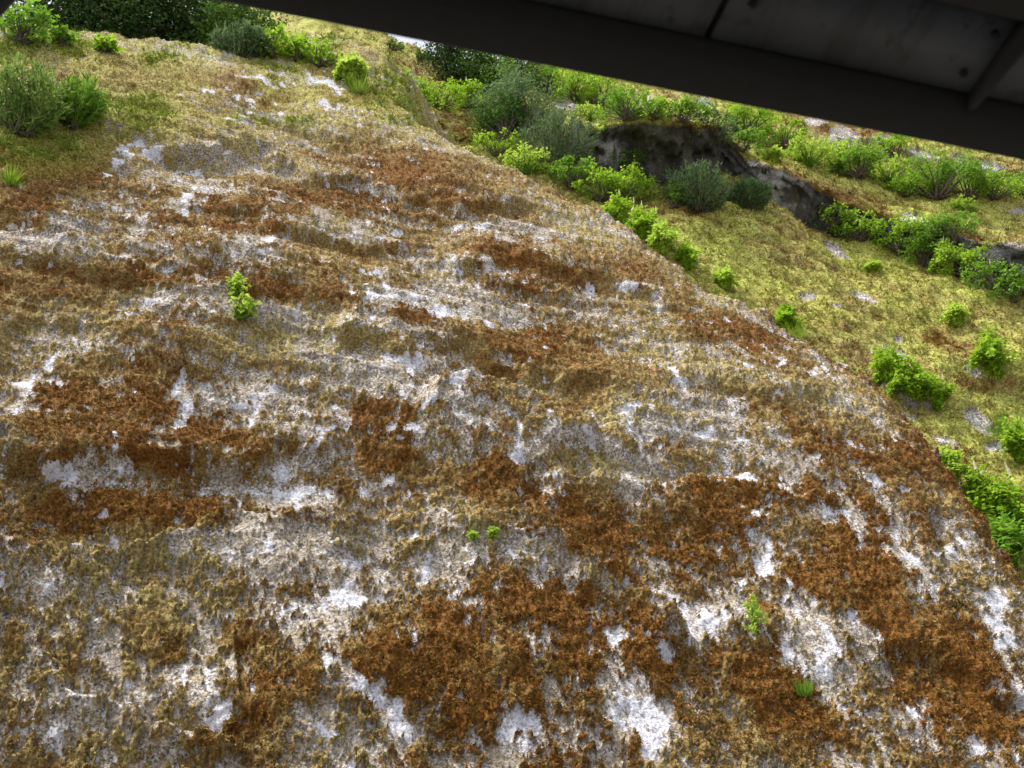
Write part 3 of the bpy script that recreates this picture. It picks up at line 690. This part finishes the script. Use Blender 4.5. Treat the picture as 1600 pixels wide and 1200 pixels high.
add('leafy_shrub', 'leafy', 'bright', 462, 90, 56, 38, 'N', 'bright green shrub in the middle of the crest row', 'shrub', GL)
add('leafy_shrub', 'leafy', 'bright', 502, 98, 56, 34, 'N', 'bright green shrub at the right end of the crest row', 'shrub', GL)
add('flowering_plant', 'clump', 'lime', 548, 128, 40, 42, 'N', 'pale green plant with cream spikes on the slab below the crest', 'plant', GF, 2)
add('grass_tuft', 'grass', 'lime', 565, 140, 36, 26, 'N', 'pale grass tuft at the upper corner of the rock face', 'grass tuft')
add('willow_bush', 'feathery', 'willow', 35, 205, 140, 118, 'N', 'large green willowy bush at the left edge of the rock face', 'bush', leaf=.05, dens=1.1)
add('willow_bush', 'feathery', 'mid', 118, 200, 84, 84, 'N', 'smaller dark willowy bush right of the large one', 'bush', leaf=.05, dens=.9)
add('grass_tuft', 'grass', 'bright', 18, 284, 44, 30, 'N', 'bright green grass tuft at the left edge below the willowy bush', 'grass tuft')
add('small_shrub', 'leafy', 'mid', 98, 66, 36, 22, 'N', 'small green shrub among the grass under the dark trees', 'shrub')
add('small_shrub', 'leafy', 'bright', 168, 76, 34, 20, 'N', 'small bright shrub on the grassy ledge under the dark trees', 'shrub')
# --- on the near rock
add('rock_plant', 'leafy', 'lime', 380, 500, 46, 46, 'N', 'lime green leafy plant growing from the bare rock face, lower of two', 'plant', 'plants rooted in the rock face', 0, .035, 1.0)
add('rock_plant', 'leafy', 'lime', 364, 462, 40, 34, 'N', 'lime green leafy plant growing from the bare rock face, upper of two', 'plant', 'plants rooted in the rock face', 0, .035, 1.0)
add('conifer_sapling', 'sapling', 'lime', 1178, 990, 44, 62, 'N', 'small conifer sapling on rust moss at the lower right', 'sapling', None, 0, .03)
add('grass_tuft', 'grass', 'mid', 1260, 1082, 34, 24, 'N', 'little grass tuft on rust moss below the conifer sapling', 'grass tuft')
add('moss_sprig', 'leafy', 'lime', 770, 832, 14, 13, 'N', 'tiny lime sprig in the brown moss near the centre', 'plant', None, 0, .02)
add('moss_sprig', 'leafy', 'lime', 744, 842, 14, 9, 'N', 'tiny yellow sprig left of the other tiny sprig', 'plant', None, 0, .02)
# --- the gap between crest and hillside
add('leafy_shrub', 'leafy', 'bright', 612, 150, 54, 44, 'H', 'vivid green shrub directly behind the upper corner of the rock face', 'shrub', GL)
add('leafy_shrub', 'leafy', 'bright', 640, 168, 54, 46, 'H', 'vivid green shrub right of the upper corner, lowest of its row', 'shrub', GL)
add('leafy_shrub', 'leafy', 'bright', 688, 165, 56, 30, 'H', 'vivid green low shrub below the mossy knoll', 'shrub', GL)
add('leafy_shrub', 'leafy', 'bright', 732, 164, 50, 28, 'H', 'vivid green low shrub left of the grey-green tall shrub', 'shrub', GL, 1)
add('skyline_tree', 'tree', 'dark', 705, 128, 54, 58, 'H', 'dark skyline tree right of the patch of sky', 'tree', 'trees on the skyline', leaf=.055)
add('skyline_tree', 'tree', 'deep', 742, 142, 54, 62, 'H', 'dark green skyline tree second from the patch of sky', 'tree', 'trees on the skyline', leaf=.055)
add('skyline_tree', 'tree', 'mid', 776, 146, 46, 54, 'H', 'yellowish green skyline tree behind the tall grey-green shrub', 'tree', 'trees on the skyline', leaf=.055)
add('skyline_tree', 'tree', 'deep', 818, 126, 56, 44, 'H', 'dark skyline tree right behind the tall grey-green shrub', 'tree', 'trees on the skyline', leaf=.055)
add('skyline_shrub', 'leafy', 'deep', 618, 73, 22, 12, 'H', 'small dark bush on the skyline left of the sky patch', 'shrub')
add('skyline_shrub', 'leafy', 'deep', 664, 90, 20, 12, 'H', 'small dark bush on the skyline right under the sky patch', 'shrub')
add('tall_shrub', 'leafy', 'teal', 818, 205, 96, 112, 'H', 'tall grey-green shrub touching the dark roof edge', 'shrub', None, 0, .06, 1.3)
add('dark_shrub', 'leafy', 'deep', 790, 212, 76, 62, 'H', 'dark olive rounded shrub in front of the tall grey-green one', 'shrub', None, 0, .05, 1.4)
add('feathery_bush', 'feathery', 'teal', 872, 262, 112, 92, 'H', 'round feathery blue-green bush left of the dark boulder', 'bush', None, 0, .07, 1.6)
add('leafy_shrub', 'leafy', 'bright', 782, 240, 56, 32, 'H', 'bright green low shrub under the dark olive shrub', 'shrub', GR)
add('leafy_shrub', 'leafy', 'lime', 826, 268, 54, 40, 'H', 'lime green low shrub left below the round feathery bush', 'shrub', GR)
add('leafy_shrub', 'leafy', 'mid', 900, 292, 64, 42, 'H', 'mid green shrub below the round feathery bush', 'shrub', GR)
add('leafy_shrub', 'leafy', 'bright', 938, 308, 60, 46, 'H', 'bright green shrub below the left end of the boulder', 'shrub', GR)
add('leafy_shrub', 'leafy', 'bright', 978, 316, 66, 52, 'H', 'bright green shrub below the middle of the boulder', 'shrub', GR)
add('leafy_shrub', 'leafy', 'deep', 985, 282, 50, 34, 'H', 'dull green shrub against the shaded boulder face', 'shrub', GR)
add('feathery_bush', 'feathery', 'teal', 1098, 325, 100, 66, 'H', 'grey-green feathery bush below the right end of the boulder', 'bush', None, 0, .07, 1.4)
add('feathery_bush', 'feathery', 'teal', 1172, 322, 66, 40, 'H', 'grey-green feathery bush under the left part of the overhang', 'bush', None, 0, .07, 1.3)
add('small_shrub', 'leafy', 'lime', 1100, 322, 20, 18, 'H', 'small lime plant in front of the feathery bush', 'plant')
add('small_shrub', 'leafy', 'mid', 1055, 318, 44, 26, 'H', 'small mid green shrub in the shade left of the feathery bush', 'shrub')
# --- ledge above the boulder
add('leafy_shrub', 'leafy', 'mid', 862, 142, 52, 36, 'H', 'green shrub at the left end of the row beneath the dark roof edge', 'shrub', GL)
add('leafy_shrub', 'leafy', 'bright', 902, 152, 56, 38, 'H', 'green shrub second in the row beneath the dark roof edge', 'shrub', GL)
add('leafy_shrub', 'leafy', 'bright', 945, 162, 52, 34, 'H', 'green shrub third in the row beneath the dark roof edge', 'shrub', GL)
add('leafy_shrub', 'leafy', 'lime', 925, 184, 34, 16, 'H', 'low lime shrub on the boulder top at its left end', 'shrub', GL)
add('leafy_shrub', 'leafy', 'mid', 975, 186, 60, 40, 'H', 'green shrub on top of the boulder with cream spikes', 'shrub', GL, 2)
add('leafy_shrub', 'leafy', 'bright', 1022, 192, 56, 28, 'H', 'bright shrub on the ledge above the middle of the boulder', 'shrub', GL, 1)
add('leafy_shrub', 'leafy', 'mid', 1068, 196, 54, 26, 'H', 'mid green shrub on the ledge above the right part of the boulder', 'shrub', GL)
add('leafy_shrub', 'leafy', 'teal', 1118, 212, 62, 30, 'H', 'grey-green low shrub at the right end of the boulder top', 'shrub', GL)
add('leafy_shrub', 'leafy', 'bright', 1168, 212, 66, 48, 'H', 'tallest bright shrub on the ledge right of the boulder', 'shrub', GL)
add('leafy_shrub', 'leafy', 'mid', 1162, 232, 60, 24, 'H', 'low mid green shrub in front of the tallest ledge shrub', 'shrub', GL)
add('leafy_shrub', 'leafy', 'bright', 1222, 228, 58, 34, 'H', 'bright shrub on the ledge just right of the tallest one', 'shrub', GL)
add('flowering_plant', 'clump', 'lime', 1212, 250, 26, 22, 'H', 'small lime plant on the bare ledge edge', 'plant', GF)
add('leafy_shrub', 'leafy', 'lime', 1264, 254, 60, 34, 'H', 'lime shrub with cream spikes on the ledge, left of a pair', 'shrub', GL, 2)
add('leafy_shrub', 'leafy', 'lime', 1308, 264, 60, 34, 'H', 'lime shrub with cream spikes on the ledge, right of a pair', 'shrub', GL, 2)
add('leafy_shrub', 'leafy', 'mid', 1345, 272, 60, 36, 'H', 'mid green shrub on the ledge above the overhang', 'shrub', GL, 1)
add('leafy_shrub', 'leafy', 'bright', 1393, 246, 36, 32, 'H', 'upright green shrub against the rocky slope near the roof edge', 'shrub', GL)
add('leafy_shrub', 'leafy', 'lime', 1388, 278, 50, 24, 'H', 'low lime shrub linking the ledge rows', 'shrub', GL, 1)
add('leafy_shrub', 'leafy', 'bright', 1418, 300, 56, 22, 'H', 'low bright shrub left below the big dark green shrub', 'shrub', GL)
add('leafy_shrub', 'leafy', 'mid', 1462, 308, 84, 54, 'H', 'big dense green shrub on the ledge at the right', 'shrub', GL)
add('leafy_shrub', 'leafy', 'mid', 1512, 306, 66, 44, 'H', 'green shrub directly right of the big dense one', 'shrub', GL)
add('leafy_shrub', 'leafy', 'bright', 1556, 306, 60, 34, 'H', 'bright shrub second from the right edge on the ledge', 'shrub', GL, 1)
add('leafy_shrub', 'leafy', 'mid', 1596, 300, 50, 30, 'H', 'green shrub cut by the right edge on the upper ledge', 'shrub', GL)
add('small_shrub', 'leafy', 'lime', 1508, 326, 40, 16, 'H', 'small lime plant below the upper ledge row', 'plant')
# --- under the overhang
add('leafy_shrub', 'leafy', 'bright', 1302, 362, 56, 32, 'H', 'bright shrub at the left end of the row under the overhang', 'shrub', GR, 1)
add('leafy_shrub', 'leafy', 'bright', 1348, 370, 62, 36, 'H', 'bright shrub second in the row under the overhang', 'shrub', GR)
add('leafy_shrub', 'leafy', 'bright', 1404, 392, 72, 46, 'H', 'bright shrub third in the row under the overhang', 'shrub', GR)
add('leafy_shrub', 'leafy', 'mid', 1482, 384, 62, 52, 'H', 'taller shrub rising against the dark overhang', 'shrub', GR)
add('leafy_shrub', 'leafy', 'mid', 1448, 410, 66, 42, 'H', 'mid green shrub below the taller one under the overhang', 'shrub', GR)
add('leafy_shrub', 'leafy', 'bright', 1510, 428, 66, 44, 'H', 'bright shrub right below the taller one under the overhang', 'shrub', GR)
add('leafy_shrub', 'leafy', 'mid', 1552, 448, 58, 40, 'H', 'green shrub second from the right edge under the overhang', 'shrub', GR, 1)
add('leafy_shrub', 'leafy', 'mid', 1588, 466, 54, 36, 'H', 'green shrub nearest the right edge under the overhang', 'shrub', GR)
add('flowering_plant', 'clump', 'lime', 1482, 424, 34, 42, 'H', 'lime plant with one cream spike in front of the overhang shrubs', 'plant', GF, 1)
# --- along the ridge of the near rock
add('flowering_plant', 'clump', 'bright', 968, 352, 48, 42, 'H', 'bright plant with cream spikes, topmost of the ridge plants', 'plant', GF, 3)
add('flowering_plant', 'clump', 'bright', 1004, 372, 46, 44, 'H', 'bright plant with cream spikes, second down the ridge', 'plant', GF, 3)
add('flowering_plant', 'clump', 'lime', 1042, 396, 44, 40, 'H', 'lime plant with a cream spike, third down the ridge', 'plant', GF, 1)
add('flowering_plant', 'clump', 'bright', 1076, 418, 38, 34, 'H', 'bright plant, fourth down the ridge', 'plant', GF, 1)
add('flowering_plant', 'clump', 'lime', 1134, 446, 30, 26, 'H', 'small pale plant, fifth down the ridge', 'plant', GF)
add('leafy_plant', 'clump', 'bright', 1228, 510, 34, 28, 'H', 'bright leafy plant halfway down the ridge', 'plant')
add('grass_tuft', 'grass', 'bright', 1245, 522, 30, 22, 'H', 'short grass tuft just right of the plant halfway down the ridge', 'grass tuft')
# --- on the hillside
add('round_bush', 'clump', 'bright', 1553, 584, 54, 56, 'H', 'round green bush alone on the mossy hillside', 'bush', GH, 0, .065, 1.6)
add('flowering_plant', 'clump', 'bright', 1388, 594, 54, 40, 'H', 'green plant with four cream spikes on the small rock step', 'plant', GH, 4)
add('flowering_plant', 'clump', 'bright', 1426, 612, 54, 42, 'H', 'green plant in the middle of the small rock step', 'plant', GH)
add('flowering_plant', 'clump', 'bright', 1464, 636, 46, 42, 'H', 'green plant with two cream spikes at the end of the small rock step', 'plant', GH, 2)
add('grass_tuft', 'grass', 'mid', 1572, 684, 64, 42, 'H', 'large grass tuft beside the bare grey rock patch', 'grass tuft', None, 0, .06, 1.6)
add('flowering_plant', 'clump', 'bright', 1592, 722, 48, 52, 'H', 'green plant cut by the right edge beside the grass tuft', 'plant', GH)
add('small_shrub', 'clump', 'lime', 1492, 508, 32, 26, 'H', 'small lime plant alone high on the mossy hillside', 'plant', GH)
add('small_shrub', 'clump', 'lime', 1366, 420, 20, 10, 'H', 'tiny lime plant on the mossy slope below the overhang row', 'plant', GH)
add('flowering_plant', 'clump', 'lime', 1484, 762, 44, 50, 'H', 'lime plant with cream spikes peeping over the lower ridge', 'plant', GF, 2)
add('fern_clump', 'clump', 'bright', 1548, 812, 76, 66, 'H', 'large bright leafy clump with cream spikes beside the lower ridge', 'plant', GF, 4, .07, 1.6)
add('fern_clump', 'clump', 'bright', 1592, 836, 66, 60, 'H', 'bright leafy clump at the right edge beside the lower ridge', 'plant', GF, 0, .07, 1.6)
add('fern_clump', 'clump', 'mid', 1578, 884, 80, 66, 'H', 'lowest leafy clump at the right edge above the ridge', 'plant', GF, 0, .07, 1.6)


# ------------------------------------------------------------------ the vehicle roof edge over the camera
BLK = plain_material('black_trim', (.003, .003, .003), (.006, .006, .006), 40, .8, .2)
def panel_material():
    m, t, b = newmat('grey_roof_panel'); k = NT(t)
    co = k.n('ShaderNodeTexCoord').outputs['Object']
    a = k.noise(co, 6, 5, .65); d = k.noise(co, 45, 3, .6)
    c = k.mix(k.ramp(a, [(.3, 0.), (.7, 1.)]), (.030, .034, .040), (.065, .071, .080))
    c = k.mix(k.ramp(d, [(.32, .8), (.42, 0.)]), c, (.018, .015, .012))
    st = k.n('ShaderNodeMapping'); st.inputs['Scale'].default_value = (9, 1.2, 1); k.l(co, st.inputs['Vector'])
    c = k.mix(k.ramp(k.noise(st.outputs[0], 5, 5, .7), [(.36, .7), (.52, 0.)]), c, (.022, .020, .018))
    k.l(c, b.inputs['Base Color']); b.inputs['Roughness'].default_value = .6
    return m
ra, rb = rays([290, 1600], [0, 258]); ZB = .60
PA = ra * ZB / ra[2]; PB = rb * ZB / rb[2]
T = unit(PB - PA); T[2] = 0; Q = np.array([-T[1], T[0], 0])
if Q[1] < 0: Q = -Q
q0 = PA @ Q
roof = bpy.data.objects.new('vehicle_roof_edge', None); COL.objects.link(roof); roof.location = CAM + Q * q0 + np.array([0, 0, ZB])
roof.rotation_euler = (0, 0, math.atan2(T[1], T[0]))
tag(roof, 'dark roof edge of the vehicle crossing the top right corner, grey panel above black trim', 'roof edge')
def extrude(name, prof, x0, x1, mat, parent, nseg=24, wob=0.0):
    """profile of (toward the rock, up) points swept along the roof edge"""
    xs = np.linspace(x0, x1, nseg); k = len(prof); V = []; F = []
    r = np.random.default_rng(3)
    for x in xs:
        dz = wob * r.normal()
        V += [(x, p[0], p[1] + dz) for p in prof]
    for i in range(nseg - 1):
        for j in range(k): F.append((i * k + j, (i + 1) * k + j, (i + 1) * k + (j + 1) % k, i * k + (j + 1) % k))
    V = np.array(V); o = mesh_obj(name, V, np.array(F), mat, parent)
    import bmesh
    bm = bmesh.new(); bm.from_mesh(o.data); bm.verts.ensure_lookup_table()
    bm.faces.new([bm.verts[j] for j in range(k)]); bm.faces.new([bm.verts[(nseg - 1) * k + j] for j in reversed(range(k))])
    bmesh.ops.recalc_face_normals(bm, faces=bm.faces); bm.to_mesh(o.data); bm.free()
    return o
def roof_q(px, py, z):                                # where a pixel's ray meets a height: (along, across) in roof space
    r_ = rays([px], [py])[0]; p = r_ * z / r_[2]; return float(p @ T - (Q * q0) @ T), float(p @ Q - q0)
xa, qa = roof_q(1200, 99, ZB); qa2 = roof_q(1560, 18, ZB + .012)[1]
xs1 = roof_q(1120, 30, ZB + .012)[0]; xg = roof_q(1530, 160, ZB)[0]
extrude('trim', [(-.006, 0), (0, .006), (.004, .02), (.0, .05), (qa, .05), (qa, .012), (qa + .004, .003), (qa + .012, 0)], -1.6, 3.2, BLK, roof, 60, .0004)
PM = panel_material()
pr_ = [(qa - .002, .012), (qa - .002, .030), (qa2, .034), (qa2, .016)]
extrude('roof_panel', pr_, -1.6, xs1 - .003, PM, roof); extrude('roof_panel', pr_, xs1 + .003, 3.2, PM, roof)
extrude('panel_joint', [(qa - .003, .018), (qa - .003, .026), (qa2, .030), (qa2, .022)], xs1 - .004, xs1 + .004, BLK, roof, 4)
extrude('roof_lining', [(qa2 - .001, .006), (qa2 - .001, .05), (qa2 - 1.3, .05), (qa2 - 1.3, .006)], -1.6, 3.2, BLK, roof)
extrude('unseen_roof_top', [(.02, .052), (.02, .075), (qa2 - 1.3, .075), (qa2 - 1.3, .052)], -1.6, 3.2, plain_material('roof_paint', (.1, .1, .1), (.14, .14, .14), 5, .4), roof)  # unseen top of the roof, added to keep sky light off the panel
# bracket: a folded rib standing under the panel at the right
def hexa(name, pts, mat): return mesh_obj(name, pts, [(0, 1, 2, 3), (7, 6, 5, 4), (0, 4, 5, 1), (1, 5, 6, 2), (2, 6, 7, 3), (3, 7, 4, 0)], mat, roof)
hexa('bracket', [(xg - .004, qa + .004, .001), (xg + .003, qa + .004, .001), (xg + .004, qa2, .004), (xg - .012, qa2, .004), (xg - .004, qa + .004, .02), (xg + .003, qa + .004, .02), (xg + .004, qa2, .02), (xg - .012, qa2, .02)], BLK)
for bx, by in ((xg - .022, .25), (xg - .022, .75), (xs1 + .02, .5), (xs1 - .02, .5)):
    qy = qa + (qa2 - qa) * by; v, f = tube([(bx, qy, .022), (bx, qy, .012), (bx, qy, .0095), (bx, qy, .009)], [.0035, .0035, .0028, .0006], 6)
    mesh_obj('bolt', v, f, BLK, roof)
# pillar in the top left corner
r1, r2 = rays([28, -68], [-68, 38]); p1 = r1 * .78; p2 = r2 * .80
pts = [CAM + p1 + (p1 - p2) * 3, CAM + p1, CAM + (p1 + p2) / 2, CAM + p2, CAM + p2 + (p2 - p1) * 8]
pm = np.array(pts) + unit(rays([-60], [-60])[0] - rays([60], [60])[0]) * .012
mi = np.array(roof.matrix_basis.to_4x4()); rot = Matrix.Rotation(math.atan2(T[1], T[0]), 3, 'Z'); rot = np.array(rot)
pl = (pm - np.array(roof.location)) @ rot
v, f = tube(pl, [.03, .03, .03, .03, .03], 10); mesh_obj('pillar', v, f, BLK, roof, smooth=True)
